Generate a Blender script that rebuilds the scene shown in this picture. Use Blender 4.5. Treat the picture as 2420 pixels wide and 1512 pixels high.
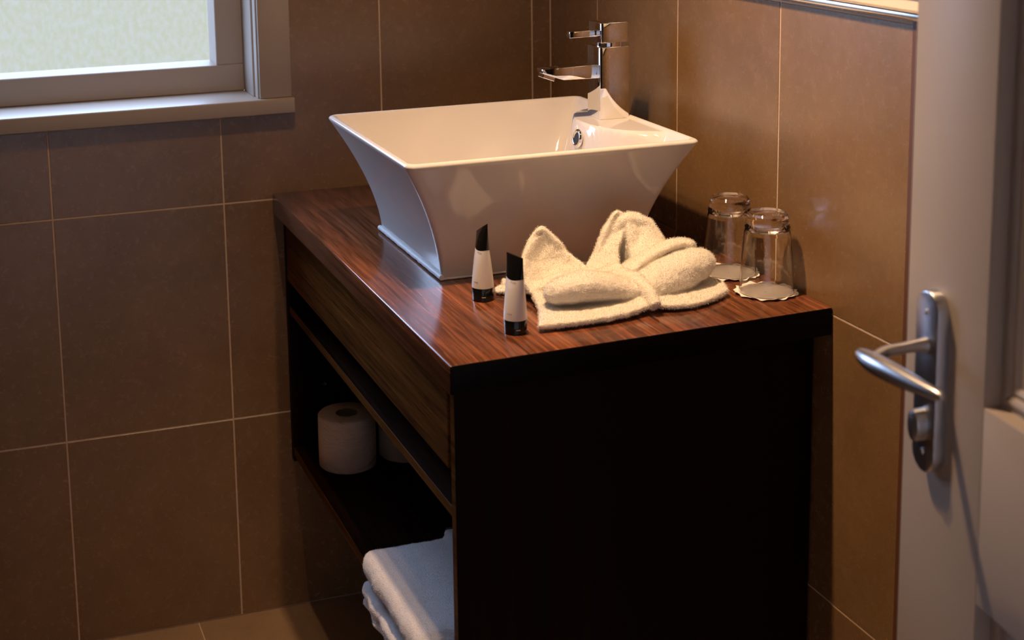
import bpy, bmesh, math, random
from mathutils import Vector, Matrix, noise
random.seed(7)
C = bpy.context.scene.collection
for o in list(bpy.data.objects): bpy.data.objects.remove(o)
sc = bpy.context.scene

# ------------------------------------------------------------------ camera
cam_d = bpy.data.cameras.new('camera'); cam = bpy.data.objects.new('camera', cam_d); C.objects.link(cam)
yaw, pitch, roll = 0.31907495, -0.1658503, -0.02062444
fw = Vector((math.sin(yaw)*math.cos(pitch), math.cos(yaw)*math.cos(pitch), math.sin(pitch)))
rt = fw.cross(Vector((0,0,1))).normalized(); up = rt.cross(fw)
rt2 = rt*math.cos(roll)+up*math.sin(roll); up2 = -rt*math.sin(roll)+up*math.cos(roll)
cam.matrix_world = Matrix((( rt2.x, up2.x, -fw.x, -1.17965),
                           ( rt2.y, up2.y, -fw.y, -2.78339),
                           ( rt2.z, up2.z, -fw.z, 1.52042),
                           (0,0,0,1)))
cam_d.sensor_width = 36; cam_d.lens = 3534.06/2420*36
cam_d.shift_x = (1210-1016.55)/2420; cam_d.shift_y = -(756-224.95)/2420
cam_d.dof.use_dof = True; cam_d.dof.focus_distance = 2.45; cam_d.dof.aperture_fstop = 5.6
cam_d.clip_start = .05
sc.camera = cam

# ------------------------------------------------------------------ world, lights, exposure
sc.view_settings.view_transform = 'Standard'; sc.view_settings.look = 'None'
sc.view_settings.exposure = 0.0; sc.view_settings.gamma = 1.0; sc.view_settings.use_curve_mapping = False
w = bpy.data.worlds.new('world'); sc.world = w; w.use_nodes = True
nt = w.node_tree; nt.nodes.clear()
tc = nt.nodes.new('ShaderNodeTexCoord'); sp = nt.nodes.new('ShaderNodeSeparateXYZ'); rp = nt.nodes.new('ShaderNodeValToRGB')
mp = nt.nodes.new('ShaderNodeMapRange'); mp.inputs[1].default_value = -1; mp.inputs[2].default_value = 1
bg = nt.nodes.new('ShaderNodeBackground'); wo = nt.nodes.new('ShaderNodeOutputWorld')
nt.links.new(tc.outputs['Generated'], sp.inputs[0]); nt.links.new(sp.outputs['Z'], mp.inputs[0]); nt.links.new(mp.outputs[0], rp.inputs[0])
rp.color_ramp.elements[0].position = 0.47; rp.color_ramp.elements[0].color = (.166,.176,.168,1)
rp.color_ramp.elements[1].position = 0.53; rp.color_ramp.elements[1].color = (1.42,1.90,3.05,1)
nt.links.new(rp.outputs[0], bg.inputs[0]); bg.inputs[1].default_value = 4.2
nt.links.new(bg.outputs[0], wo.inputs[0])

def light(kind, name, loc, energy, color, size=.02, rot=None, spot=None, blend=.5, sy=None):
    d = bpy.data.lights.new(name, kind); d.energy = energy; d.color = color
    if kind == 'AREA':
        d.size = size
        if sy: d.shape = 'RECTANGLE'; d.size_y = sy
    else: d.shadow_soft_size = size
    if kind == 'SPOT': d.spot_size = spot; d.spot_blend = blend
    o = bpy.data.objects.new(name, d); o.location = loc; C.objects.link(o)
    if rot: o.rotation_euler = rot
    return o
WARM = (1.0,.64,.36)
LAMPS = [(-.565,-.985,2.20), (-.63,-1.0,2.20), (-.70,-.93,2.20)]
LAMP_E = [84, 44, 20]
AIM = [(-.27,-.98,.86), (-.04,-1.22,1.08), (-.50,-.10,1.10)]
CONE = [86, 92, 78]
for L, e, A, cn in zip(LAMPS, LAMP_E, AIM, CONE):
    light('SPOT', 'spotlight', L, e, WARM, .018, (Vector(A)-Vector(L)).to_track_quat('-Z','Y').to_euler(), math.radians(cn), 1.0)
light('AREA', 'hall_fill', (-1.3,-3.3,2.3), 2.6, (1.0,.50,.25), .5)  # unseen warm fill added from the hall side, no fixture there
pl = light('AREA', 'window_portal', (-.975,.165,1.44), 1, (1,1,1), .70, (math.radians(-90),0,0), sy=.76)
pl.data.cycles.is_portal = True

# ------------------------------------------------------------------ helpers
def props(o, label=None, cat=None, group=None, kind=None):
    if label: o['label'] = label
    if cat: o['category'] = cat
    if group: o['group'] = group
    if kind: o['kind'] = kind
    return o
def empty(name, loc=(0,0,0), rz=0, **k):
    o = bpy.data.objects.new(name, None); o.empty_display_size = .05; C.objects.link(o)
    o.location = loc; o.rotation_euler = (0,0,rz); return props(o, **k)
def link(name, me, mat, parent=None, **k):
    o = bpy.data.objects.new(name, me); C.objects.link(o)
    if mat and not me.materials: me.materials.append(mat)
    if parent: o.parent = parent
    return props(o, **k)
def mesh(name, vs, fs, smooth=False, sharp=None):
    me = bpy.data.meshes.new(name); me.from_pydata([tuple(v) for v in vs], [], fs); me.validate(); me.update()
    b = bmesh.new(); b.from_mesh(me); bmesh.ops.recalc_face_normals(b, faces=b.faces); b.to_mesh(me); b.free()
    if smooth or sharp:
        for p in me.polygons: p.use_smooth = True
        if sharp: me.set_sharp_from_angle(angle=math.radians(sharp))
    return me
def poly(name, pts, z0, z1, axis='z', bev=0, seg=1):
    """prism from 2D outline; axis z: (x,y); axis y: (x,z) between y=z0,z1; axis x: (y,z)"""
    n = len(pts); vs = []
    for h in (z0, z1):
        for a, c in pts:
            vs.append((a,c,h) if axis=='z' else (a,h,c) if axis=='y' else (h,a,c))
    fs = [tuple(range(n)), tuple(range(n,2*n))] + [(i,(i+1)%n,n+(i+1)%n,n+i) for i in range(n)]
    me = mesh(name, vs, fs)
    if bev:
        b = bmesh.new(); b.from_mesh(me)
        bmesh.ops.bevel(b, geom=list(b.edges), offset=bev, segments=seg, affect='EDGES', profile=.5)
        b.to_mesh(me); b.free()
        for p in me.polygons: p.use_smooth = True
        me.set_sharp_from_angle(angle=math.radians(50 if seg > 1 else 30))
    return me
def box(name, lo, hi, bev=0, seg=1):
    return poly(name, [(lo[0],lo[1]),(hi[0],lo[1]),(hi[0],hi[1]),(lo[0],hi[1])], lo[2], hi[2], bev=bev, seg=seg)
def loft(name, rings, cap0=True, cap1=True, sharp=40, closed=False):
    n = len(rings[0]); vs = [v for r in rings for v in r]; fs = []
    m = len(rings)
    for k in range(m if closed else m-1):
        a, b = k*n, ((k+1)%m)*n
        for i in range(n): fs.append((a+i, a+(i+1)%n, b+(i+1)%n, b+i))
    if not closed:
        if cap0: fs.append(tuple(range(n)))
        if cap1: fs.append(tuple(range((m-1)*n, m*n)))
    return mesh(name, vs, fs, sharp=sharp)
def lathe(name, prof, n=64, sharp=40, closed=True):
    rings = [[(r*math.cos(2*math.pi*i/n), r*math.sin(2*math.pi*i/n), z) for i in range(n)] for r, z in prof]
    return loft(name, rings, closed=closed, sharp=sharp) if closed else loft(name, rings, sharp=sharp)
def rrect(cx, cy, hx, hy, r, z, n=8, side=1):
    pts = []
    for q, (sx, sy) in enumerate(((1,1),(-1,1),(-1,-1),(1,-1))):
        for i in range(n+1):
            a = math.pi/2*(q + i/n)
            pts.append(Vector((cx+sx*(hx-r)+r*math.cos(a), cy+sy*(hy-r)+r*math.sin(a), z)))
        if side > 1:
            nx = [(1,1),(-1,1),(-1,-1),(1,-1)][(q+1)%4]; a = math.pi/2*(q+1)
            e = Vector((cx+nx[0]*(hx-r)+r*math.cos(a), cy+nx[1]*(hy-r)+r*math.sin(a), z)); s = pts[-1]
            for j in range(1, side): pts.append(s.lerp(e, j/side))
    return pts

# ------------------------------------------------------------------ materials
def mat(name, col=(.5,.5,.5), rough=.5, metal=0, spec=.5, coat=0, coat_r=.1):
    m = bpy.data.materials.new(name); m.use_nodes = True; b = m.node_tree.nodes['Principled BSDF']
    b.inputs['Base Color'].default_value = (*col,1); b.inputs['Roughness'].default_value = rough
    b.inputs['Metallic'].default_value = metal; b.inputs['Specular IOR Level'].default_value = spec
    b.inputs['Coat Weight'].default_value = coat; b.inputs['Coat Roughness'].default_value = coat_r
    return m
class N:
    def __init__(s, m): s.t = m.node_tree; s.b = s.t.nodes['Principled BSDF']
    def new(s, t, **k):
        n = s.t.nodes.new(t)
        for a, v in k.items():
            if a.startswith('i_'): n.inputs[int(a[2:]) if a[2:].isdigit() else a[2:]].default_value = v
            else: setattr(n, a, v)
        return n
    def l(s, a, b): s.t.links.new(a, b)
    def coord(s, scale=(1,1,1), kind='Object', rot=(0,0,0), loc=None):
        c = s.new('ShaderNodeTexCoord'); m = s.new('ShaderNodeMapping'); m.inputs['Scale'].default_value = scale
        m.inputs['Rotation'].default_value = rot; s.l(c.outputs[kind], m.inputs[0])
        if loc is not None: s.l(loc, m.inputs['Location'])
        return m.outputs[0]
    def noise(s, vec, scale, detail=6, rough=.6, dist=0):
        n = s.new('ShaderNodeTexNoise'); s.l(vec, n.inputs['Vector']); n.inputs['Scale'].default_value = scale
        n.inputs['Detail'].default_value = detail; n.inputs['Roughness'].default_value = rough; n.inputs['Distortion'].default_value = dist
        return n.outputs['Fac']
    def ramp(s, f, stops):
        r = s.new('ShaderNodeValToRGB'); e = r.color_ramp.elements
        while len(e) < len(stops): e.new(.5)
        for q, (p, c) in zip(e, stops): q.position = p; q.color = (*c,1) if len(c) == 3 else c
        s.l(f, r.inputs[0]); return r.outputs[0]
    def mix(s, f, a, b, blend='MIX'):
        n = s.new('ShaderNodeMix', data_type='RGBA', blend_type=blend)
        for v, i in ((f,0),(a,6),(b,7)):
            if hasattr(v, 'is_linked') or isinstance(v, bpy.types.NodeSocket): s.l(v, n.inputs[i])
            else: n.inputs[i].default_value = v if i == 0 else (*v,1)
        return n.outputs[2]
    def bump(s, h, st, dist=.001):
        n = s.new('ShaderNodeBump'); n.inputs['Strength'].default_value = st; n.inputs['Distance'].default_value = dist
        s.l(h, n.inputs['Height']); s.l(n.outputs[0], s.b.inputs['Normal'])

def tile_mat(name, base, rough):
    m = mat(name, base, rough, spec=.8); n = N(m)
    oi = n.new('ShaderNodeObjectInfo'); mm = n.new('ShaderNodeMath', operation='MULTIPLY'); mm.inputs[1].default_value = 37
    n.l(oi.outputs['Random'], mm.inputs[0])
    v = n.coord(loc=mm.outputs[0])
    big = n.noise(v, 5, 4, .6, .6); fine = n.noise(v, 60, 8, .7, .3); fib = n.noise(v, 330, 6, .8, .3)
    d = lambda k: tuple(c*k for c in base)
    c1 = n.ramp(big, [(.3,d(.86)),(.7,d(1.12))])
    c2 = n.ramp(fine, [(.25,(.92,.92,.92)),(.75,(1.07,1.07,1.06))])
    c3 = n.ramp(fib, [(.3,(.80,.79,.78)),(.7,(1.16,1.16,1.16))])
    col = n.mix(1.0, n.mix(1.0, c1, c2, 'MULTIPLY'), c3, 'MULTIPLY')
    # thin pale scratches / veins
    w_ = n.noise(v, 3.3, 2, .5, 2.5); vein = n.ramp(w_, [(.488,(0,0,0)),(.5,(1,1,1)),(.512,(0,0,0))])
    msk = n.ramp(n.noise(v, 14, 2), [(.66,(0,0,0)),(.76,(.3,.3,.3))])
    vm = n.mix(1.0, vein, msk, 'MULTIPLY')
    col = n.mix(vm, col, d(2.2)); n.l(col, n.b.inputs['Base Color'])
    n.l(n.ramp(fine, [(.3,(rough*.85,)*3),(.7,(rough*1.2,)*3)]), n.b.inputs['Roughness'])
    n.bump(n.noise(v, 260, 5, .8), .16, .001)
    return m
M = {}
M['tile'] = tile_mat('stone_tile', (.21,.120,.053), .25)
M['floor_tile'] = tile_mat('floor_tile', (.34,.22,.13), .5)
M['grout'] = mat('grout', (.62,.46,.33), .9)
M['paint'] = mat('white_paint', (.37,.31,.26), .42)
M['plaster'] = mat('plaster', (.62,.56,.50), .9)
M['ceramic'] = mat('ceramic', (.67,.63,.60), .06, spec=.55)
M['silicone'] = mat('silicone', (.85,.85,.85), .4)
M['chrome'] = mat('chrome', (.82,.82,.83), .035, 1)
M['satin'] = mat('satin_chrome', (.46,.46,.48), .30, 1)
M['black'] = mat('black_plastic', (.006,.006,.006), .09)
M['hole'] = mat('dark_hole', (.003,.003,.003), .6)
M['tube'] = mat('tube_plastic', (.78,.72,.67), .32)
M['print'] = mat('grey_print', (.32,.26,.23), .5)
M['gold'] = mat('gold_print', (.8,.62,.4), .35)
M['card'] = mat('cardboard', (.28,.22,.13), .9)
M['doily'] = mat('paper_coaster', (.86,.78,.72), .75)
M['cream'] = mat('cream_paint', (.85,.70,.52), .4)
M['metal_white'] = mat('polished_aluminium', (.85,.86,.9), .16, 1)
M['lamp'] = mat('lamp_body', (.7,.7,.7), .3, 1)

def wood(name, dark, light_, rough, axis='y', coat=.0, streak=1.0, spec=.5):
    m = mat(name, dark, rough, coat=coat, coat_r=.12, spec=spec); n = N(m)
    sc_ = {'y': (150,5.5,150), 'z': (110,110,3), 'x': (3,110,110)}[axis]
    v = n.coord(sc_); f = n.noise(v, 1.0, 7, .68, .35)
    v2 = n.coord(tuple(c*.12 for c in sc_)); g = n.noise(v2, 1.3, 3, .6, 1.2)
    c1 = n.ramp(f, [(.33,dark),(.5,tuple((a+b)/2 for a,b in zip(dark,light_))),(.68,light_)])
    c2 = n.ramp(g, [(.3,(.5,.5,.5)),(.7,(1.25,1.25,1.25))])
    n.l(n.mix(1.0, c1, c2, 'MULTIPLY'), n.b.inputs['Base Color'])
    n.bump(f, .12*streak, .0008)
    return m
M['top'] = wood('dark_stained_top', (.014,.004,.002), (.30,.100,.045), .17, 'y', coat=.5)
M['edge'] = wood('shaded_edge', (.002,.001,.0007), (.004,.002,.001), .4, 'x', spec=.08)  # near-black copy of the top's wood: shade on its end faces, as colour
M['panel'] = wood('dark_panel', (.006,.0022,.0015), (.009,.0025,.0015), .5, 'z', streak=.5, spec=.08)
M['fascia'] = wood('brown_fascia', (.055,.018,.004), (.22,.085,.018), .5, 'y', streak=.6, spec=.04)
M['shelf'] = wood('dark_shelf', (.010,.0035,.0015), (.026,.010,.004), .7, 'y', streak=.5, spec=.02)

def terry(name, col, sc_=420, st=.9):
    m = mat(name, col, .95, spec=.15); n = N(m); v = n.coord()
    n.b.inputs['Sheen Weight'].default_value = .35; n.b.inputs['Sheen Roughness'].default_value = .6
    n.b.inputs['Subsurface Weight'].default_value = 0
    f = n.noise(v, sc_, 3, .7); g = n.new('ShaderNodeTexVoronoi'); g.inputs['Scale'].default_value = sc_*1.3; n.l(v, g.inputs['Vector'])
    h = n.new('ShaderNodeMath', operation='ADD'); n.l(f, h.inputs[0]); n.l(g.outputs['Distance'], h.inputs[1])
    n.bump(h.outputs[0], st, .0016)
    n.l(n.mix(n.ramp(f, [(.3,(0,0,0)),(.7,(1,1,1))]), tuple(c*.86 for c in col), col), n.b.inputs['Base Color'])
    return m
M['terry'] = terry('terry_cloth', (.84,.785,.69), 420, .45)
M['bath_terry'] = terry('bath_towel_cloth', (.72,.68,.67), 340, .35)
mp_ = mat('toilet_paper', (.86,.67,.52), .95, spec=.1); n = N(mp_); v = n.coord((1,1,1))
n.bump(n.noise(n.coord((26,26,60), rot=(0,.5,0)), 1, 3, .5, 2), .8, .005)
M['tissue'] = mp_
g = mat('drinking_glass', (1,1,1), .0); g.node_tree.nodes['Principled BSDF'].inputs['Transmission Weight'].default_value = 1
g.node_tree.nodes['Principled BSDF'].inputs['IOR'].default_value = 1.45; M['glass'] = g
# obscured window glass: sees the daylight outside through a mottled, slightly uneven pane
g = bpy.data.materials.new('obscured_glass'); g.use_nodes = True; t = g.node_tree; t.nodes.clear()
co = t.nodes.new('ShaderNodeTexCoord'); mpp = t.nodes.new('ShaderNodeMapping'); mpp.inputs['Scale'].default_value = (1.5,1,.9)
vo = t.nodes.new('ShaderNodeTexVoronoi'); vo.feature = 'SMOOTH_F1'; vo.inputs['Scale'].default_value = 95; vo.inputs['Smoothness'].default_value = .5
no = t.nodes.new('ShaderNodeTexNoise'); no.inputs['Scale'].default_value = 70; no.inputs['Detail'].default_value = 3
ra = t.nodes.new('ShaderNodeValToRGB'); ra.color_ramp.elements[0].position = .40; ra.color_ramp.elements[0].color = (.935,.95,.905,1)
ra.color_ramp.elements[1].position = .62; ra.color_ramp.elements[1].color = (.97,.98,1.0,1)
tr = t.nodes.new('ShaderNodeBsdfTransparent'); gl = t.nodes.new('ShaderNodeBsdfGlossy'); gl.inputs['Roughness'].default_value = .25
mx = t.nodes.new('ShaderNodeMixShader'); mx.inputs[0].default_value = .04; out = t.nodes.new('ShaderNodeOutputMaterial')
t.links.new(co.outputs['Object'], mpp.inputs[0]); t.links.new(mpp.outputs[0], no.inputs['Vector'])
t.links.new(no.outputs['Fac'], ra.inputs[0]); t.links.new(ra.outputs[0], tr.inputs[0])
t.links.new(tr.outputs[0], mx.inputs[1]); t.links.new(gl.outputs[0], mx.inputs[2]); t.links.new(mx.outputs[0], out.inputs[0])
t.nodes.remove(vo)
M['pane'] = g
g = bpy.data.materials.new('lamp_glow'); g.use_nodes = True; t = g.node_tree; t.nodes.clear()
em = t.nodes.new('ShaderNodeEmission'); em.inputs[0].default_value = (1,.75,.5,1); em.inputs[1].default_value = 60
out = t.nodes.new('ShaderNodeOutputMaterial'); t.links.new(em.outputs[0], out.inputs[0]); M['glow'] = g

# ------------------------------------------------------------------ room shell
TW = .32046; G = .0015; HC = 2.35
RX, RY = -2.05, -2.30      # left wall, front wall planes
WX0, WX1, WZ0, WZ1 = -1.34, -.606, 1.035, 1.84   # window opening in the back wall
zrows = [0, .41447, .84876, 1.28305, 1.71734, 2.15163, HC]
def wallmesh(name, rects, fn, d0, d1):
    vs, fs = [], []
    for a0, a1, b0, b1 in rects:
        k = len(vs)
        for d in (d0, d1):
            for a, b in ((a0,b0),(a1,b0),(a1,b1),(a0,b1)): vs.append(fn(a,b,d))
        fs += [(k,k+1,k+2,k+3),(k+4,k+5,k+6,k+7)] + [(k+i,k+(i+1)%4,k+4+(i+1)%4,k+4+i) for i in range(4)]
    return mesh(name, vs, fs)
GD = .0007
fy = lambda a,b,d: (a, d, b)
wall_back = link('wall_back', wallmesh('wall_back', [(RX-.15,WX0,0,HC),(WX1,.15,0,HC),(WX0,WX1,0,WZ0),(WX0,WX1,WZ1,HC)], fy, GD, .18), M['grout'], kind='structure')
fx = lambda a,b,d: (d, a, b)
wall_right = link('wall_right', wallmesh('wall_right', [(RY-.12,.0017,0,HC)], fx, GD, .15), M['grout'], kind='structure')
def tile_obj(me, parent, loc, m):
    o = bpy.data.objects.new('tile', me); C.objects.link(o); o.location = loc; o.parent = parent
    return o
cache = {}
TT = .008
def tile_rect(w_, h_, axis):
    k = (round(w_,4), round(h_,4), axis)
    if k not in cache:
        pts = [(0,0),(w_,0),(w_,h_),(0,h_)]
        me = poly('tile', pts, 0, TT, axis=axis, bev=.0006); me.materials.append(M['tile']); cache[k] = me
    return cache[k]
# back wall tiles
xs = [-.04052]
while xs[-1] > RX: xs.append(xs[-1]-TW)
xs = [0]+xs; xs[-1] = RX
for i in range(len(xs)-1):
    x1, x0 = xs[i]-G, xs[i+1]+G
    for j in range(len(zrows)-1):
        z0, z1 = zrows[j]+G, zrows[j+1]-G
        ox0, ox1, oz0, oz1 = max(x0,WX0-.0), min(x1,WX1), max(z0,WZ0), min(z1,WZ1)
        if ox1 <= ox0 or oz1 <= oz0:
            tile_obj(tile_rect(x1-x0, z1-z0, 'y'), wall_back, (x0,0,z0), None); continue
        if ox0 <= x0+1e-6 and ox1 >= x1-1e-6:       # opening spans the tile's width
            if oz0 > z0+.01: tile_obj(tile_rect(x1-x0, oz0-z0, 'y'), wall_back, (x0,0,z0), None)
            if oz1 < z1-.01: tile_obj(tile_rect(x1-x0, z1-oz1, 'y'), wall_back, (x0,0,oz1), None)
            continue
        W_, H_ = x1-x0, z1-z0; a0, a1, b0, b1 = ox0-x0, ox1-x0, oz0-z0, oz1-z0
        right = ox1 < x1-1e-6       # solid part on the right of the opening
        if b0 > .01 and b1 > H_-.01: pts = [(0,0),(W_,0),(W_,H_),(a1,H_),(a1,b0),(0,b0)] if right else [(0,0),(W_,0),(W_,b0),(a0,b0),(a0,H_),(0,H_)]
        elif b0 < .01 and b1 < H_-.01: pts = [(a1,0),(W_,0),(W_,H_),(0,H_),(0,b1),(a1,b1)] if right else [(0,0),(a0,0),(a0,b1),(W_,b1),(W_,H_),(0,H_)]
        else: pts = [(a1,0),(W_,0),(W_,H_),(a1,H_)] if right else [(0,0),(a0,0),(a0,H_),(0,H_)]
        me = poly('tile', pts, 0, TT, axis='y', bev=.0006); me.materials.append(M['tile'])
        tile_obj(me, wall_back, (x0,0,z0), None)
# right wall tiles
ys = [-.22437]
while ys[-1] > RY: ys.append(ys[-1]-TW)
ys = [-.0005]+ys; ys[-1] = RY
for i in range(len(ys)-1):
    for j in range(len(zrows)-1):
        y1, y0 = ys[i]-G, ys[i+1]+G; z0, z1 = zrows[j]+G, zrows[j+1]-G
        tile_obj(tile_rect(y1-y0, z1-z0, 'x'), wall_right, (0,y0,z0), None)
link('trim_1', box('trim_1', (-.0012,-1.1895,0), (.003,-1.1815,1.287)), mat('brown_sealant', (.11,.045,.025), .5), kind='structure')
# other walls, floor, ceiling, hall beyond the doorway
link('wall_left', box('wall_left', (RX-.12,RY,0), (RX,0,HC)), M['tile'], kind='structure')
DX0, DX1, DZ = -1.42, -.30, 2.03
link('wall_front', wallmesh('wall_front', [(RX,DX0,0,HC),(DX1,.0,0,HC),(DX0,DX1,DZ,HC)], fy, RY-.12, RY), M['tile'], kind='structure')
hall = wallmesh('wall_hall', [(-3.0,1.0,0,2.5)], fy, -4.3, -4.2)
link('wall_hall', hall, M['plaster'], kind='structure')
link('wall_hall_left', box('wall_hall_left', (-3.1,-4.2,0), (-3.0,RY-.12,2.5)), M['plaster'], kind='structure')
link('wall_hall_right', box('wall_hall_right', (1.0,-4.2,0), (1.1,RY-.12,2.5)), M['plaster'], kind='structure')
link('ceiling', box('ceiling', (-3.1,-4.3,HC), (1.1,.2,HC+.1)), M['plaster'], kind='structure')
floor = link('floor', box('floor', (-3.1,-4.3,-.1), (1.1,.18,-.0015)), M['grout'], kind='structure')
FT = .333; fxs = [-.769+FT*k for k in range(-4,4)]
fc = {}
for i in range(len(fxs)-1):
    for j in range(8):
        x0, x1 = max(fxs[i],RX)+.0015, min(fxs[i+1],0)-.0015; y1 = -.001-j*FT; y0 = max(y1-FT+.003, RY)
        if x1-x0 < .01 or y1-y0 < .01: continue
        k = (round(x1-x0,3), round(y1-y0,3))
        if k not in fc:
            me = box('tile', (0,0,-.008), (k[0],k[1],0), bev=.0006); me.materials.append(M['floor_tile']); fc[k] = me
        tile_obj(fc[k], floor, (x0,y0,0), None)

# ------------------------------------------------------------------ window
win = empty('window_1', (0,0,0), kind='structure', label='white painted window with one big obscured glass pane above the tiles')
P = M['paint']
link('window_sill', box('sill', (-1.41,-.030,1.020), (-.541,.105,1.050), bev=.003, seg=2), P, win)
for (a, b) in (((-.6065,-.020,1.050), (-.5445,0,1.90)), ((-1.40,-.020,1.050), (-1.338,0,1.90)), ((-1.338,-.020,1.835), (-.6065,0,1.90))):
    link('casing', box('casing', a, b, bev=.002, seg=2), P, win)
link('jamb', box('jamb', (-.6095,-.012,1.05), (-.596,.012,1.835), bev=.001), P, win)
link('jamb', box('jamb', (-.6125,.016,1.05), (-.596,.16,1.835), bev=.001), P, win)
link('jamb', box('jamb', (-1.35,-.010,1.05), (-1.332,.16,1.835), bev=.001), P, win)
link('head_jamb', box('head_jamb', (-1.332,-.010,1.82), (-.6125,.16,1.835), bev=.001), P, win)
S0 = .10
def bead_frame(x0,x1,z0,z1,y0,y1,ins,name):
    # sloping glazing bead: frame opening at y0 shrinks by ins at y1
    o = [(x0,z0),(x1,z0),(x1,z1),(x0,z1)]; i_ = [(x0+ins,z0+ins),(x1-ins,z0+ins),(x1-ins,z1-ins),(x0+ins,z1-ins)]
    vs = [(x,y0,z) for x,z in o]+[(x,y1,z) for x,z in i_]+[(x,y1+.006,z) for x,z in o]
    fs = []
    for k in range(4):
        j = (k+1)%4; fs += [(k,j,4+j,4+k),(4+k,4+j,8+j,8+k)]
    return mesh(name, vs, fs)
sx0, sx1, sz0, sz1 = -1.332, -.6125, 1.050, 1.82
ix0, ix1, iz0, iz1 = -1.278, -.6665, 1.1035, 1.765
for a, b in (((sx0,S0,sz0),(sx1,S0+.045,iz0)), ((sx0,S0,iz1),(sx1,S0+.045,sz1)), ((sx0,S0,iz0),(ix0,S0+.045,iz1)), ((ix1,S0,iz0),(sx1,S0+.045,iz1))):
    link('sash_rail', box('sash', a, b, bev=.0015), P, win)
link('glazing_bead', bead_frame(ix0-.0005,ix1+.0005,iz0-.0005,iz1+.0005,S0+.003,S0+.026,.0085,'bead'), P, win)
link('glass_pane', box('pane', (ix0+.002,S0+.0265,iz0+.002), (ix1-.002,S0+.031,iz1-.002)), M['pane'], win)

# ------------------------------------------------------------------ mirror on the right wall
mir = empty('wall_mirror', (0,-1.0,1.288), label='cream framed wall mirror with a polished metal strip along its lower edge', cat='mirror')
def mloc(lo, hi, nm, m, bev=.001, seg=1):
    o = link(nm, box(nm, (lo[0],lo[1]+1.0,lo[2]-1.288), (hi[0],hi[1]+1.0,hi[2]-1.288), bev=bev, seg=seg), m, mir); return o
mloc((-.011,-1.40,1.288), (0,-.30,1.2995), 'edge_strip', M['metal_white'], .004, 3)
mloc((-.007,-1.40,1.2997), (0,-.30,1.320), 'lower_rail', M['cream'], .002)
mloc((-.013,-1.40,1.3202), (0,-1.28,1.90), 'frame_stile', M['cream'], .002)
mloc((-.013,-.42,1.3202), (0,-.30,1.90), 'frame_stile', M['cream'], .002)
mloc((-.013,-1.28,1.3202), (0,-.42,1.44), 'frame_rail', M['cream'], .002)
mloc((-.013,-1.28,1.80), (0,-.42,1.90), 'frame_rail', M['cream'], .002)
mloc((-.006,-1.28,1.44), (0,-.42,1.80), 'mirror_glass', mat('mirror_silver', (.9,.9,.9), .01, 1), 0)

# ------------------------------------------------------------------ ceiling lamp
lamp = empty('ceiling_spotlight_bar', (-.69,-.96,HC), label='ceiling bar with three warm spotlights above the vanity', cat='ceiling light')
link('bar', box('bar', (-.19,-.02,-.03), (.19,.02,0), bev=.004), M['lamp'], lamp)
for L in LAMPS:
    x, y = L[0]+.69, L[1]+.96
    hd = link('lamp_head', lathe('lamp_head', [(.0,-.075),(.028,-.085),(.033,-.10),(.033,-.118),(.030,-.118),(.028,-.09),(.0,-.09)][1:6], 32), M['lamp'], lamp); hd.location = (x,y,0)
    link('lamp_stem', box('stem', (x-.006,y-.006,-.088), (x+.006,y+.006,-.02)), M['lamp'], lamp)

# ------------------------------------------------------------------ vanity
van = empty('vanity_unit', (-.29,-.5,.315), label='wall-hung dark wooden vanity unit with open shelves under the white basin', cat='vanity')
def V(me, nm, m, **k):
    me.transform(Matrix.Translation((.29,.5,-.315))); return link(nm, me, m, van, **k)
ct = poly('worktop', [(-.5864,-.0005),(-.0005,-.0005),(-.0005,-1.0191),(-.5864,-1.0467)], .8195, .86, bev=.0022, seg=3)
o = V(ct, 'worktop', M['top'], label='glossy reddish brown wooden top with a pale glare along its edge')
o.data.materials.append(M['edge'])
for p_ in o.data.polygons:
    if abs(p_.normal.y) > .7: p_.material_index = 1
def lit_front_mat(o):
    o.data.materials.append(M['fascia'])  # board fronts coloured brown as if window-lit, against the darker boards
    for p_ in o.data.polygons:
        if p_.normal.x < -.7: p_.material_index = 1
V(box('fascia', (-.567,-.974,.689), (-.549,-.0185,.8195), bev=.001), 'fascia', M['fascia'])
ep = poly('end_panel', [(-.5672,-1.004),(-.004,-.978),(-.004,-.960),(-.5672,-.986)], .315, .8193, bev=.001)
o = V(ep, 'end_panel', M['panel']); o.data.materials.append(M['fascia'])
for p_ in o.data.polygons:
    if p_.normal.x < -.7: p_.material_index = 1  # narrow side face painted lighter for the window light on it
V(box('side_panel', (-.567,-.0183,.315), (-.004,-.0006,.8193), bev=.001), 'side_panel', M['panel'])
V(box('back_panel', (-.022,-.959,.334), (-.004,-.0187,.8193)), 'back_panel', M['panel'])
lit_front_mat(V(poly('lower_shelf', [(-.566,-.0187),(-.0225,-.0187),(-.0225,-.959),(-.566,-.984)], .3265, .3455, bev=.0008), 'lower_shelf', M['shelf']))
lit_front_mat(V(poly('middle_shelf', [(-.565,-.0187),(-.0225,-.0187),(-.0225,-.959),(-.565,-.984)], .6215, .637, bev=.0008), 'middle_shelf', M['shelf']))
for (y, z) in ((-.30,.652),(-.12,.47)):
    q = lathe('shelf_pin', [(.001,0),(.003,0),(.003,.006),(.001,.006)], 12); q.transform(Matrix.Translation((-.50+.05*(z>.6),-.0185,z)) @ Matrix.Rotation(math.pi/2,4,'X'))
    V(q, 'shelf_pin', M['satin'])

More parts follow.
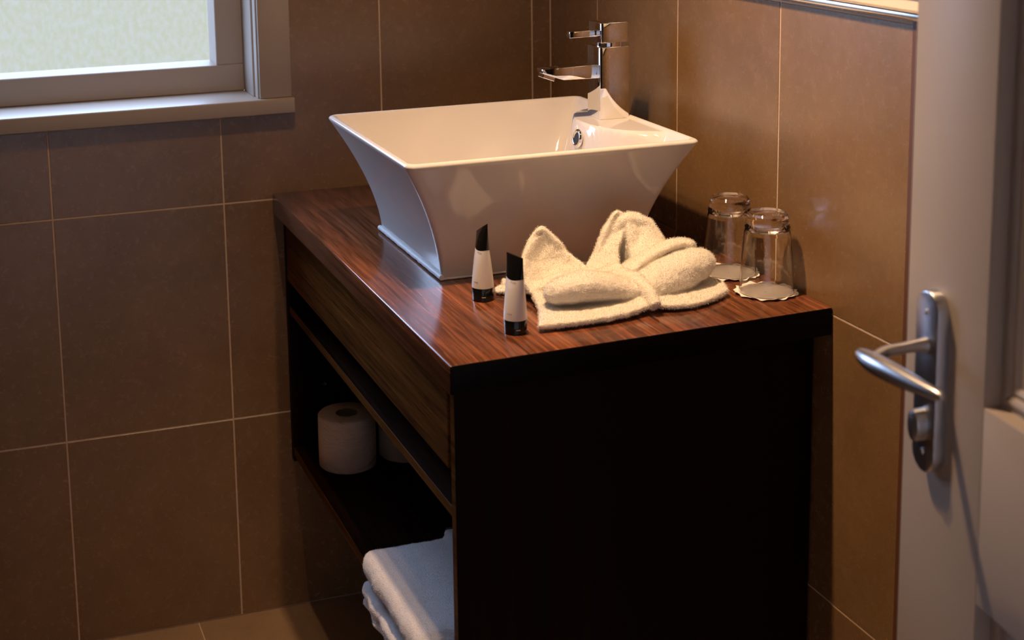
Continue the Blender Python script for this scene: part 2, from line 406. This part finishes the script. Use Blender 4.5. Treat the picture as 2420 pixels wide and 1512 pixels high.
# ------------------------------------------------------------------ basin
BX, BY, BZ, RZ = -.305, -.5175, .8602, 1.060
def half(t): 
    s = max(t,0)**1.62
    return .167+.0735*s, .1625+.0685*s
bas = empty('basin', (BX,BY,BZ), label='white rectangular ceramic countertop basin with flared curved sides', cat='basin')
NS, SD = 6, 60
rings = []
def ring(hx, hy, r, z): rings.append(rrect(0,0,hx,hy,r,z,NS,SD))
H = RZ-BZ
hx, hy = half(0); ring(hx-.004,hy-.004,.004,0); ring(hx-.001,hy-.001,.005,.0005)
for k in range(41):
    t = k/40; hx, hy = half(t); ring(hx, hy, .005+.009*t, .003+(H-.009)*t)
hx, hy = half(1)
for a in range(1,7):     # rounded lip
    b_ = a/7*math.pi; rr = .0062
    ring(hx-rr+rr*math.cos(b_)+.0004, hy-rr+rr*math.cos(b_)+.0004, .014, H-.006+.006*math.sin(b_))
for k in range(1,41):    # inner wall
    t = 1-k/40*.74; hx, hy = half(t); th = .0125+.004*(1-t)
    ring(hx-th, hy-th, .015+.03*(1-t), H-.006-(H-.012)*(1-t))
lx, ly, lr, lz = hx-th, hy-th, .015+.03*(1-t), H-.006-(H-.012)*(1-t)
for k in range(1,46):
    q = 1-k/46; ring(lx*q+.004*(1-q), ly*q+.004*(1-q), min(lr*q+.002, ly*q+.001), lz-.016*(1-q**2.2))
inner0 = 2+41+6
DKZ = .1955
def deck_b(x, y):
    q = math.sqrt(((x-(.245))/.112)**2 + (abs(y)/.140)**2.0)
    t = min(max((1.06-q)/.13,0),1); return t*t*(3-2*t)
for k in range(inner0, len(rings)):
    for v in rings[k]:
        b_ = deck_b(v.x, v.y)
        if b_ > 0 and v.z < DKZ: v.z = v.z*(1-b_)+DKZ*b_
bm_ = loft('bowl', rings, sharp=80); link('bowl', bm_, M['ceramic'], bas)
# overflow ring and drain
tor = []
for i in range(40):
    a = 2*math.pi*i/40
    tor.append([(0, (.0125+.0035*math.cos(b))*math.cos(a), (.0125+.0035*math.cos(b))*math.sin(a)) if False else (.0035*math.sin(b), (.0128+.0035*math.cos(b))*math.cos(a), (.0128+.0035*math.cos(b))*math.sin(a)) for b in [2*math.pi*j/12 for j in range(12)]])
ov = link('overflow_ring', loft('overflow_ring', tor, closed=True, sharp=80), M['chrome'], bas, label='chrome overflow ring')
ov.location = (.1335,-.0,.168); ov.rotation_euler = (0,math.radians(10),0)
oh = link('overflow_hole', lathe('overflow_hole', [(.0001,0),(.0112,0),(.0112,.003),(.0001,.003)], 24), M['hole'], ov); oh.rotation_euler = (0,-math.pi/2,0); oh.location = (.001,0,0)
dr = link('drain', lathe('drain', [(.0001,0),(.032,0),(.034,.003),(.030,.006),(.0001,.007)], 40), M['chrome'], bas); dr.location = (0,0,.0285)
# silicone bead round the foot, thick on the window side
def tube_path(name, pts, radii, n=10, sharp=80):
    rs = []
    for i, p_ in enumerate(pts):
        p_ = Vector(p_); d = (Vector(pts[min(i+1,len(pts)-1)])-Vector(pts[max(i-1,0)])).normalized()
        u = d.cross(Vector((0,0,1))) if abs(d.z) < .9 else d.cross(Vector((1,0,0))); u.normalize(); v_ = u.cross(d)
        r = radii[i] if hasattr(radii,'__len__') else radii
        rs.append([p_+u*r*math.cos(2*math.pi*j/n)+v_*r*math.sin(2*math.pi*j/n) for j in range(n)])
    return loft(name, rs, sharp=sharp)
hx, hy = half(0)
pts, rad = [], []
for i in range(61):
    y = hy+.004-(2*hy+.008)*i/60; pts.append((-hx-.0015+.0007*noise.noise((i*.3,0,0)), y, .0052)); rad.append(.0042+.0009*noise.noise((i*.45,5,0)))
link('silicone_bead', tube_path('bead', pts, rad), M['silicone'], bas, label='thick white silicone bead')
pts = [(-hx-.001+(2*hx)*i/40, -hy-.0005, .0019) for i in range(41)]
link('silicone_bead', tube_path('bead', pts, .0018), M['silicone'], bas)

# ------------------------------------------------------------------ tap
TX, TY, TZ = -.1013, -.488, BZ+DKZ
tap = empty('basin_tap', (TX,TY,TZ), label='square chrome mixer tap standing on the back of the basin', cat='tap')
CH = M['chrome']; zb = 1.179-TZ
link('body', box('body', (-.0270,-.0255,0), (.0270,.0255,zb), bev=.0012, seg=2), CH, tap)
link('neck_ring', lathe('neck_ring', [(.0001,zb),(.0225,zb),(.0225,zb+.007),(.0001,zb+.007)], 40), CH, tap)
link('head', box('head', (-.0245,-.0255,zb+.007), (.0245,.0255,1.2200-TZ), bev=.001, seg=2), CH, tap)
z1, z2 = 1.1955-TZ, 1.2065-TZ
link('lever', box('lever', (-.0735,-.0065,z1), (-.024,.0065,z2), bev=.0008, seg=2), CH, tap)
za, zc = 1.1480-TZ, 1.1255-TZ
sp_ = poly('spout', [(-.026,za+.001),(-.1255,za-.001),(-.1255,1.1395-TZ),(-.088,zc+.001),(-.026,zc)], -.0135, .0135, axis='y', bev=.001, seg=2)
so = link('spout', sp_, CH, tap)
ae = link('aerator', box('aerator', (-.0165,-.0105,-.006), (.0065,.0105,.003), bev=.001), CH, so); ae.location = (-.1075,0,1.1325-TZ); ae.rotation_euler = (0,math.radians(20),0)
ah = link('aerator_hole', lathe('aerator_hole', [(.0001,0),(.007,0),(.007,.0006),(.0001,.0006)], 20), M['hole'], so); ah.location = (-.1125,0,1.1262-TZ); ah.rotation_euler = (0,math.radians(20),0)

# ------------------------------------------------------------------ toiletry tubes
def tube(loc, rz, label, mark, slant=0):
    t = empty('toiletry_tube', loc, rz, label=label, cat='tube', group='toiletry tubes on the worktop')
    n = 48
    def sec(z, a, b): return [(a*math.cos(2*math.pi*i/n), b*math.sin(2*math.pi*i/n), z) for i in range(n)]
    cap = [sec(0,.0148,.0148), sec(.0008,.0156,.0156), sec(.0195,.0160,.0160), sec(.0203,.0156,.0156)]
    link('cap', loft('cap', cap), M['black'], t, label='glossy black cap')
    dip = lambda x, y, z: .0035*math.cos(min(abs(x)/.019,1)*math.pi/2)*max(0,1-abs(z-.079)/.014)
    body = []; Z0, Z1, Z2 = .0203, .0790, .1090
    def ab(z):
        u = (z-Z0)/(Z2-Z0); s = u**1.35
        return .0163+(.0200-.0163)*u, max(.0163*(1-s)+.0010*s,.001)
    for k in range(15): z = Z0+(Z1-Z0)*k/14; body.append(sec(z, *ab(z)))
    body[0:0] = [sec(Z0,.0145,.0145)]
    link('sleeve', loft('sleeve', [[(x, y, z-dip(x,y,z)) for x, y, z in q] for q in body]), M['tube'], t)
    top = []
    for k in range(9): z = Z1+(Z2-Z1)*k/8; a, b = ab(z); top.append([(x, y, q+slant*(x/.02)*k/8) for x, y, q in sec(z, a+.0001, b+.0001)])
    link('crimped_end', loft('crimped_end', [[(x, y, z-dip(x,y,z)) for x, y, z in q] for q in top]), M['black'], t, label='black flattened crimp end')
    # faint illegible print: tiny strokes lying on the sleeve
    def stroke(ang, z, hw, hh):
        a, b = ab(z); a += .00025; b += .00025
        vs = [( (a+e)*math.cos(q), (b+e)*math.sin(q), z+dz) for e in (0,.0001) for q, dz in ((ang-hw,-hh),(ang+hw,-hh),(ang+hw,hh),(ang-hw,hh))]
        return vs
    vs, fs = [], []
    rnd = random.Random(3)
    for (c0, z, cnt, stp, hh) in ((mark-.36,.0735,5,.13,.0013), (mark-.34,.030,6,.085,.0006)):
        for i in range(cnt):
            k = len(vs); vs += stroke(c0+i*stp, z, .02+.012*(i%2), hh*(.7+.5*rnd.random()))
            fs += [(k,k+1,k+2,k+3),(k+4,k+5,k+6,k+7)]+[(k+q,k+(q+1)%4,k+4+(q+1)%4,k+4+q) for q in range(4)]
    link('print', mesh('print', vs, fs), M['print'], t, label='faint grey print', kind='stuff')
    vs, fs = [], []
    for i in range(5):
        k = len(vs); q = mark+.55+i*.075; r = .0160
        vs += [((r+e)*math.cos(q+d), (r+e)*math.sin(q+d), .0075+dz) for e in (0,.0001) for d, dz in ((-.028,-.0005),(.028,-.0005),(.028,.0005),(-.028,.0005))]
        fs += [(k,k+1,k+2,k+3),(k+4,k+5,k+6,k+7)]+[(k+q2,k+(q2+1)%4,k+4+(q2+1)%4,k+4+q2) for q2 in range(4)]
    link('print', mesh('print', vs, fs), M['gold'], t, label='tiny gold print', kind='stuff')
    return t
tube((-.4475,-.795,.8602), math.radians(94), 'white toiletry tube with black ends nearer the basin, the farther of two', math.radians(120), -.010)
tube((-.4585,-.952,.8602), math.radians(102), 'white toiletry tube with black ends in front of the towel, the nearer of two', math.radians(120))

# ------------------------------------------------------------------ glasses on paper coasters
def glass(loc, label):
    g_ = empty('drinking_glass', loc, label=label, cat='glass', group='upturned tumblers by the wall')
    prof = [(.0400,0),(.0404,.0006),(.0372,.05),(.0338,.088),(.0326,.0955),(.0332,.0985),(.0322,.1015),(.0313,.108),(.0295,.1165),(.0268,.1195),(.0225,.1190),(.0001,.1175),
            (.0001,.1010),(.022,.1000),(.0300,.0935),(.0327,.088),(.0361,.05),(.0393,.0006)]
    link('tumbler', lathe('tumbler', prof, 96, closed=True, sharp=14), M['glass'], g_)
    return g_
def coaster(loc, label, seed):
    n = 120; rnd = random.Random(seed); ph = rnd.random()*6
    rs = []
    for fr, dz in ((.02,.0006),(.5,.0006),(.86,.0008),(.93,.0018),(1.0,.0026)):
        rs.append([((.0455+.0016*math.cos(17*a+ph)*(fr>.8)+.0009*math.sin(5*a+ph)*(fr>.8))*fr*math.cos(a), (.0455+.0016*math.cos(17*a+ph)*(fr>.8)+.0009*math.sin(5*a+ph)*(fr>.8))*fr*math.sin(a), dz+(.0012*math.sin(9*a+ph)+.0006*math.sin(17*a))*(fr>.9)) for a in [2*math.pi*i/n for i in range(n)]])
    bt = [[(x,y,z-.0006) for x,y,z in r] for r in rs]
    me = loft('coaster', rs+bt[::-1], closed=True, sharp=50)
    zmin = min(v.co.z for v in me.vertices)
    me.transform(Matrix.Translation((0,0,-zmin)))
    o_ = link('paper_coaster', me, M['doily'], label=label, cat='coaster', group='paper coasters under the tumblers'); o_.location = loc
    return o_
coaster((-.0500,-.8130,.8603), 'scalloped white paper coaster beside the towel, the farther of two', 1)
coaster((-.0500,-.9205,.8603), 'scalloped white paper coaster at the worktop corner, the nearer of two', 2)
glass((-.0500,-.8130,.8625), 'upturned clear tumbler close behind the folded towel, the farther of two')
glass((-.0490,-.9205,.8625), 'upturned clear tumbler nearest the worktop front corner')

# ------------------------------------------------------------------ folded face towel (flower)
def ell_chain(name, pts, n=20):
    """pts: (centre, radius across u, radius across v, u-vector) -> closed blob following the spine"""
    rs = []
    cs = [Vector(p_[0]) for p_ in pts]
    for i, (c, ru, rv, uv) in enumerate(pts):
        d = (cs[min(i+1,len(cs)-1)]-cs[max(i-1,0)]).normalized(); u = Vector(uv); u = (u-d*u.dot(d)).normalized(); v_ = d.cross(u)
        rs.append([cs[i]+u*ru*math.cos(2*math.pi*j/n)+v_*rv*math.sin(2*math.pi*j/n) for j in range(n)])
    return rs
def catmull(ps, m):
    out_ = []; n = len(ps)
    for i in range(n-1):
        p0, p1, p2, p3 = ps[max(i-1,0)], ps[i], ps[i+1], ps[min(i+2,n-1)]
        for k in range(m):
            t = k/m; out_.append(.5*((2*p1)+(p2-p0)*t+(2*p0-5*p1+4*p2-p3)*t*t+(3*p1-p0-3*p2+p3)*t**3))
    out_.append(ps[-1]); return out_
def sheet(rows, th, m=6):
    """rows of control points -> smooth thick sheet; returns verts, faces"""
    R_ = [catmull([Vector(p_) for p_ in r], m) for r in rows]
    cols = [catmull([r[j] for r in R_], m) for j in range(len(R_[0]))]
    nu, nv = len(cols), len(cols[0]); vs = []
    g_ = [[cols[i][j] for j in range(nv)] for i in range(nu)]
    nr = [[None]*nv for _ in range(nu)]
    for i in range(nu):
        for j in range(nv):
            a = g_[min(i+1,nu-1)][j]-g_[max(i-1,0)][j]; b = g_[i][min(j+1,nv-1)]-g_[i][max(j-1,0)]
            q = a.cross(b); nr[i][j] = q.normalized() if q.length > 1e-12 else Vector((0,0,1))
    for sgn in (1,-1):
        for i in range(nu):
            for j in range(nv):
                e = min(i, nu-1-i, j, nv-1-j); t_ = th*(.45 if e == 0 else .8 if e == 1 else 1)
                vs.append(g_[i][j]+nr[i][j]*sgn*t_/2)
    fs = []; K = nu*nv
    for i in range(nu-1):
        for j in range(nv-1):
            a = i*nv+j; fs.append((a,a+1,a+nv+1,a+nv)); fs.append((K+a,K+a+nv,K+a+nv+1,K+a+1))
    for i in range(nu-1):
        for j in (0,nv-1): a = i*nv+j; fs.append((a,a+nv,K+a+nv,K+a))
    for j in range(nv-1):
        for i in (0,nu-1): a = i*nv+j; fs.append((a,a+1,K+a+1,K+a))
    return vs, fs
class Blob:
    def __init__(s): s.v, s.f = [], []
    def add(s, vs, fs): k = len(s.v); s.v += [Vector(q) for q in vs]; s.f += [tuple(i+k for i in q) for q in fs]
    def chain(s, pts, n=20):
        rs = ell_chain('c', pts, n); vs = [v for r in rs for v in r]; fs = []
        for k in range(len(rs)-1):
            for i in range(n): fs.append((k*n+i, k*n+(i+1)%n, (k+1)*n+(i+1)%n, (k+1)*n+i))
        fs += [tuple(range(n))[::-1], tuple(range((len(rs)-1)*n, len(rs)*n))]
        s.add(vs, fs)
    def sheet(s, rows, th): s.add(*sheet(rows, th))
    def build(s, name, m, origin, voxel, disp, dscale, parent=None, smooth=3, **k):
        me = bpy.data.meshes.new(name); me.from_pydata([tuple(q-Vector(origin)) for q in s.v], [], s.f); me.update()
        b = bmesh.new(); b.from_mesh(me); bmesh.ops.recalc_face_normals(b, faces=b.faces); b.to_mesh(me); b.free()
        o_ = link(name, me, m, parent, **k); o_.location = origin
        r = o_.modifiers.new('remesh','REMESH'); r.mode = 'VOXEL'; r.voxel_size = voxel; r.use_smooth_shade = True
        c = o_.modifiers.new('smooth','SMOOTH'); c.factor = .5; c.iterations = smooth
        for dd, ds in zip(disp, dscale):
            tx = bpy.data.textures.new(name+'_tex','CLOUDS'); tx.noise_scale = ds; tx.noise_depth = 2
            d = o_.modifiers.new('displace','DISPLACE'); d.texture = tx; d.strength = dd; d.mid_level = .5; d.texture_coords = 'LOCAL'
        return o_
def pile(o, count, length, width, seed, m):
    # short terry loops standing on the cloth, as one stuff part
    dg = bpy.context.evaluated_depsgraph_get(); ev = o.evaluated_get(dg); me = ev.to_mesh()
    rnd = random.Random(seed); vs, fs = [], []
    polys = me.polygons; tot = sum(p_.area for p_ in polys); per = count/tot
    for p_ in polys:
        k = per*p_.area; k = int(k)+(rnd.random() < k-int(k))
        if not k: continue
        cs = [me.vertices[i].co for i in p_.vertices]; nrm = p_.normal
        for _ in range(k):
            ws = [rnd.random()+.01 for _ in cs]; sw = sum(ws); c = Vector((0,0,0))
            for q, w_ in zip(cs, ws): c += q*(w_/sw)
            d = (nrm+Vector((rnd.gauss(0,.55),rnd.gauss(0,.55),rnd.gauss(0,.55)))).normalized()
            L_ = length*(.5+rnd.random()); u = d.orthogonal().normalized(); v_ = d.cross(u); b = len(vs)
            a = rnd.random()*6.28
            for i in range(3):
                vs.append(tuple(c-nrm*length*.2+(u*math.cos(a+2.094*i)+v_*math.sin(a+2.094*i))*width))
            bend = Vector((rnd.gauss(0,.2),rnd.gauss(0,.2),rnd.gauss(0,.2)))*L_
            for i in range(3):
                vs.append(tuple(c+d*L_+bend+(u*math.cos(a+2.094*i)+v_*math.sin(a+2.094*i))*width*.6))
            for i in range(3): j = (i+1)%3; fs.append((b+i,b+j,b+3+j,b+3+i))
            fs.append((b+3,b+4,b+5))
    ev.to_mesh_clear()
    me = bpy.data.meshes.new('terry_pile'); me.from_pydata(vs, [], fs); me.update()
    return link('terry_pile', me, m, o, kind='stuff')
T = Blob(); zt = .8602
# flat folded layers lying on the worktop
T.sheet([[(-.432,-.970,zt+.007),(-.405,-.905,zt+.010),(-.388,-.838,zt+.012)],
         [(-.370,-.973,zt+.0075),(-.350,-.915,zt+.009),(-.335,-.850,zt+.012)],
         [(-.300,-.968,zt+.0085),(-.290,-.915,zt+.011),(-.280,-.860,zt+.015)],
         [(-.245,-.950,zt+.012),(-.250,-.905,zt+.018),(-.250,-.870,zt+.018)]], .013)
T.sheet([[(-.240,-.950,zt+.008),(-.235,-.910,zt+.012),(-.235,-.860,zt+.014)],
         [(-.190,-.958,zt+.0065),(-.175,-.905,zt+.0085),(-.170,-.850,zt+.012)],
         [(-.140,-.938,zt+.0065),(-.122,-.895,zt+.0085),(-.135,-.850,zt+.009)],
         [(-.112,-.922,zt+.0075),(-.103,-.885,zt+.0085),(-.115,-.855,zt+.0085)]], .0115)
# left tails behind the nearer tube
T.sheet([[(-.424,-.785,zt+.004),(-.418,-.768,zt+.004)],[(-.395,-.805,zt+.006),(-.392,-.765,zt+.007)],[(-.350,-.84,zt+.010),(-.345,-.775,zt+.012)],[(-.30,-.86,zt+.014),(-.295,-.78,zt+.014)]], .007)
T.sheet([[(-.408,-.772,zt+.012),(-.402,-.755,zt+.012)],[(-.385,-.80,zt+.013),(-.380,-.762,zt+.013)],[(-.340,-.83,zt+.018),(-.330,-.775,zt+.018)]], .007)
# left petal: standing triangular leaf, hollow side towards the viewer
T.sheet([[(-.392,-.835,zt+.012),(-.394,-.812,zt+.045),(-.376,-.795,zt+.074),(-.350,-.788,zt+.091)],
         [(-.360,-.822,zt+.014),(-.362,-.795,zt+.045),(-.354,-.784,zt+.076),(-.3475,-.785,zt+.097)],
         [(-.325,-.828,zt+.018),(-.330,-.798,zt+.040),(-.334,-.785,zt+.068),(-.339,-.785,zt+.090)],
         [(-.280,-.852,zt+.024),(-.290,-.822,zt+.036),(-.308,-.800,zt+.052),(-.324,-.790,zt+.074)]], .0115)
T.sheet([[(-.395,-.845,zt+.016),(-.385,-.825,zt+.022)],[(-.345,-.845,zt+.024),(-.335,-.825,zt+.034)],[(-.29,-.855,zt+.030),(-.285,-.835,zt+.040)]], .009)
# centre back petal: cone with a pocket
cx_, cy_ = -.222, -.785
rows = []
for q in range(11):
    a = math.radians(-95+q*29)        # wraps round the pocket, open towards the viewer-left
    row = []
    for k in range(5):
        t_ = k/4; r = (.036-.030*t_**2.4); lean = .0
        hz = zt+.008+.093*t_*(1-.07*math.cos(a+.4))
        row.append((cx_+r*1.25*math.cos(a)*(1+.25*(1-t_))+.006*t_, cy_+r*.55*math.sin(a)-(1-t_)*.030, hz))
    rows.append(row)
T.sheet(rows, .013)
T.sheet([[(-.300,-.822,zt+.020),(-.283,-.802,zt+.038),(-.257,-.792,zt+.064),(-.226,-.784,zt+.084)],
         [(-.278,-.835,zt+.024),(-.262,-.818,zt+.040),(-.242,-.803,zt+.062),(-.210,-.790,zt+.088)],
         [(-.250,-.845,zt+.026),(-.243,-.828,zt+.038),(-.236,-.812,zt+.056),(-.219,-.798,zt+.078)]], .010)
T.chain([((-.236,-.787,zt+.078),.008,.008,(0,1,0)),((-.222,-.786,zt+.090),.012,.010,(0,1,0)),((-.205,-.786,zt+.094),.013,.011,(0,1,0)),((-.188,-.788,zt+.088),.014,.011,(0,1,0)),((-.175,-.792,zt+.074),.014,.012,(0,1,0))])
T.chain([((-.215,-.86,zt+.025),.020,.014,(1,0,0)),((-.195,-.825,zt+.045),.030,.017,(1,0,0)),((-.183,-.800,zt+.064),.027,.016,(1,0,0)),((-.188,-.790,zt+.082),.020,.013,(1,0,0)),((-.200,-.786,zt+.096),.010,.009,(1,0,0))])
# right petal: fat rounded lobe lying up and outwards
T.chain([((-.262,-.905,zt+.018),.014,.014,(0,1,.3)),((-.240,-.902,zt+.022),.026,.020,(0,1,.3)),((-.205,-.895,zt+.029),.032,.026,(0,1,.35)),((-.170,-.889,zt+.037),.030,.027,(0,1,.4)),((-.142,-.884,zt+.044),.026,.022,(0,1,.45)),((-.126,-.880,zt+.047),.018,.015,(0,1,.45)),((-.117,-.878,zt+.048),.008,.007,(0,1,.45))])
T.sheet([[(-.255,-.88,zt+.030),(-.25,-.855,zt+.034),(-.245,-.83,zt+.030)],[(-.215,-.862,zt+.046),(-.205,-.842,zt+.054),(-.20,-.82,zt+.042)],[(-.165,-.855,zt+.062),(-.155,-.838,zt+.066),(-.15,-.82,zt+.050)],[(-.136,-.858,zt+.064),(-.126,-.845,zt+.058),(-.13,-.83,zt+.044)]], .012)
# front lobe: loaf shaped roll over the front sheet
T.chain([((-.400,-.918,zt+.034),.006,.006,(0,1,-.2)),((-.393,-.918,zt+.035),.019,.014,(0,1,-.25)),((-.372,-.915,zt+.037),.031,.020,(0,1,-.25)),((-.338,-.910,zt+.038),.036,.023,(0,1,-.2)),((-.305,-.910,zt+.034),.033,.020,(0,1,-.1)),((-.278,-.914,zt+.027),.025,.015,(0,1,0)),((-.258,-.918,zt+.021),.013,.010,(0,1,0))])
# gathered knot in the middle
T.chain([((-.250,-.960,zt+.012),.010,.009,(1,0,0)),((-.250,-.940,zt+.026),.010,.010,(1,0,0)),((-.255,-.905,zt+.038),.012,.010,(1,0,0)),((-.262,-.875,zt+.036),.016,.010,(1,0,0)),((-.268,-.850,zt+.030),.016,.010,(1,0,0))])
T.chain([((-.315,-.862,zt+.034),.010,.006,(0,1,0)),((-.285,-.862,zt+.040),.011,.006,(0,1,0)),((-.255,-.858,zt+.043),.010,.006,(0,1,.2))])
T.chain([((-.214,-.800,zt+.02),.022,.008,(1,0,0)),((-.212,-.796,zt+.05),.022,.008,(1,0,0)),((-.208,-.790,zt+.08),.014,.007,(1,0,0))])
for v_ in T.v: v_.z += .0016
ft = T.build('face_towel', M['terry'], (-.27,-.87,zt-.0018), .0017, (.0034,.0007), (.014,.003), smooth=4,
        label='cream terry face towel folded into a flower on the worktop', cat='towel')
bpy.context.view_layer.update(); pile(ft, 100000, .0019, .00016, 1, M['terry'])

# ------------------------------------------------------------------ bath towels on the lower shelf
def slab(B, x0, x1, y0, y1, z0, z1, sag=0, jitter=0):
    """folded layer: rounded fold along its left edge (x0), long in y"""
    n = 26; rs = []; r = (z1-z0)/2
    for k in range(n+1):
        y = y0+(y1-y0)*k/n; e = min(k, n-k); sh = 0 if e > 1 else (.004 if e == 1 else .010)
        prof = []
        dx = jitter*noise.noise((k*.25,z0*90,0)); zz = lambda x: -sag*max(0,(-.565-x)/.05)
        for i in range(9):
            a = math.pi/2+math.pi*i/8; prof.append((x0+r+dx+(r-sh)*math.cos(a), (z0+z1)/2+(r-sh)*math.sin(a)+zz(x0)))
        prof += [(x0+(x1-x0)*f, z0+sh) for f in (.3,.6,.97)]
        prof += [(x1-sh,(z0+z1)/2)]
        prof += [(x0+(x1-x0)*f, z1-sh+.0015*noise.noise((f*9,k*.4,2))) for f in (.97,.6,.3)]
        rs.append([(a_,y,b_) for a_,b_ in prof])
    m_ = len(rs[0]); vs = [v for q in rs for v in q]; fs = []
    for k in range(n):
        for i in range(m_): fs.append((k*m_+i, k*m_+(i+1)%m_, (k+1)*m_+(i+1)%m_, (k+1)*m_+i))
    fs += [tuple(range(m_)), tuple(range(n*m_,(n+1)*m_))]
    B.add(vs, fs)
B1 = Blob(); slab(B1, -.612,-.13, -.957,-.655, .3462,.3585, 0, .006); slab(B1, -.615,-.13, -.957,-.650, .3580,.3825, 0, .008)
bt1 = B1.build('bath_towel', M['bath_terry'], (-.40,-.80,.3457), .0032, (.004,.0007), (.03,.004), smooth=4, label='folded white bath towel underneath, on the lower shelf', cat='towel', group='folded bath towels on the lower shelf')
B2 = Blob(); slab(B2, -.610,-.13, -.957,-.650, .3895,.4330, 0, .005); slab(B2, -.47,-.13, -.957,-.640, .425,.4415, 0, .004)
bt2 = B2.build('bath_towel', M['bath_terry'], (-.40,-.80,.3890), .0032, (.004,.0007), (.03,.004), smooth=4, label='folded white bath towel on top of the other on the lower shelf', cat='towel', group='folded bath towels on the lower shelf')

bpy.context.view_layer.update(); pile(bt1, 50000, .0012, .00018, 2, M['bath_terry']); pile(bt2, 90000, .0012, .00018, 3, M['bath_terry'])

# ------------------------------------------------------------------ toilet rolls
def roll_(loc, label, rz):
    r_ = empty('toilet_roll', loc, rz, label=label, cat='toilet roll', group='toilet rolls on the lower shelf')
    R_, h, ri = .0552, .104, .021
    me = lathe('paper', [(ri,.001),(R_-.003,0),(R_,.003),(R_+.0004,h*.5),(R_,h-.003),(R_-.003,h),(ri,h-.001)], 72, sharp=50)
    for v in me.vertices:
        k = 1+.008*noise.noise((v.co.x*30,v.co.y*30,v.co.z*14)); v.co.x *= k; v.co.y *= k
    link('paper', me, M['tissue'], r_)
    link('core', lathe('core', [(ri-.0012,.0005),(ri+.0002,.0005),(ri+.0002,h-.0005),(ri-.0012,h-.0005)], 48), M['card'], r_, label='brown cardboard core')
roll_((-.4870,-.1350,.3458), 'white toilet roll standing at the front of the shelf with its top in view', 0)
roll_((-.3640,-.1250,.3458), 'white toilet roll farther inside the shelf, partly hidden behind the first', 1)

# ------------------------------------------------------------------ door
D = Vector((-.11997,-.99278,0)); P0 = Vector((-.222,-1.488,0)); ang = math.atan2(D.y, D.x)
door = empty('door_1', P0, ang, kind='structure', label='open white panelled door at the right edge')
DW, DH, DT = .76, 2.0, .040
st, mo = .150, .034
def DB(lo, hi, nm, bev=.0015): return link(nm, box(nm, lo, hi, bev=bev, seg=2), P, door)
DB((0,0,.008), (st,DT,DH), 'door_stile'); DB((DW-st,0,.008), (DW,DT,DH), 'door_stile')
rails = [(.008,.22),(.7640,.9690),(DH-.14,DH)]
for a, b in rails: DB((st+.0003,0,a), (DW-st-.0003,DT,b), 'door_rail', .0003)
for z0, z1 in ((.22,.7640),(.9690,DH-.14)):
    link('door_panel', box('door_panel', (st+.002,.021,z0+.002), (DW-st-.002,.031,z1-.002)), P, door)
    # stepped moulding frame sloping into the panel
    def fr(ins, y): return [(st+ins,y,z0+ins),(DW-st-ins,y,z0+ins),(DW-st-ins,y,z1-ins),(st+ins,y,z1-ins)]
    steps = [(.0002,.0008),(.0015,.0165),(.006,.0175),(.0085,.0150),(.0115,.0142),(.0150,.0155),(.018,.0180),(.0225,.0175),(.026,.0195),(.028,.0225),(0,.0225)]
    vs, fs = [], []
    for i, y in steps: vs += fr(i, y)
    L_ = len(steps)
    for k in range(L_-1):
        for i in range(4): j = (i+1)%4; fs.append((4*k+i,4*k+j,4*k+4+j,4*k+4+i))
    link('moulding', mesh('moulding', vs, fs), P, door)
hs = .0615
plate = []
def stadium(hw, z0, z1, y, n=12):
    pts = []
    for i in range(n+1): a = math.pi*i/n; pts.append((hs+hw*math.cos(a), y, z1-hw+hw*math.sin(a)))
    for i in range(n+1): a = math.pi+math.pi*i/n; pts.append((hs+hw*math.cos(a), y, z0+hw+hw*math.sin(a)))
    return pts
PZ0, PZ1 = .868, 1.0625
pr = [stadium(.0215,PZ0,PZ1,0), stadium(.0215,PZ0,PZ1,-.011), stadium(.0207,PZ0+.0008,PZ1-.0008,-.0125), stadium(.0190,PZ0+.0025,PZ1-.0025,-.013)]
link('backplate', loft('backplate', pr, sharp=60), M['satin'], door, label='satin steel oval backplate')
hz = 1.002
nk = [((hs,-.0125,hz+.003),.0085),((hs,-.022,hz+.003),.0068),((hs+.001,-.040,hz+.002),.0058),((hs+.004,-.060,hz+.001),.0062),((hs+.014,-.078,hz-.001),.006)]
link('handle_neck', tube_path('handle_neck', catmull([Vector(a) for a, b in nk], 5), [v.x for v in catmull([Vector((b,0,0)) for a, b in nk], 5)], 20), M['satin'], door)
lv = [((hs-.009,-.083,hz-.001),.002),((hs-.005,-.083,hz-.001),.0055),((hs+.004,-.083,hz-.002),.0082),((hs+.020,-.083,hz-.002),.0103),((hs+.045,-.082,hz-.001),.0108),((hs+.075,-.080,hz+.000),.0096),((hs+.105,-.077,hz+.001),.0078),((hs+.128,-.074,hz+.002),.0056),((hs+.137,-.073,hz+.002),.003)]
cps = catmull([Vector(a) for a, b in lv], 5); rds = catmull([Vector((b,0,0)) for a, b in lv], 5)
link('lever_handle', tube_path('lever_handle', cps, [max(r.x,.001) for r in rds], 20), M['satin'], door, label='satin steel lever')
kn = [[(hs-.002+a*math.cos(2*math.pi*i/24), y, .9185+b*math.sin(2*math.pi*i/24)) for i in range(24)] for a, b, y in ((.0115,.0175,-.012),(.0115,.0175,-.020),(.0105,.0165,-.0235),(.007,.012,-.0250))]
link('thumb_turn', loft('thumb_turn', kn, sharp=50), M['satin'], door)
for z in (1.040,.890):
    s_ = lathe('screw', [(.0001,0),(.0035,0),(.003,.0012),(.0001,.0016)], 16); s_.transform(Matrix.Translation((hs,-.0128,z)) @ Matrix.Rotation(math.pi/2,4,'X'))
    link('screw', s_, M['lamp'], door)
link('door_frame', box('door_frame', (-.30,RY-.10,0), (-.262,RY-.005,DZ)), P, kind='structure')
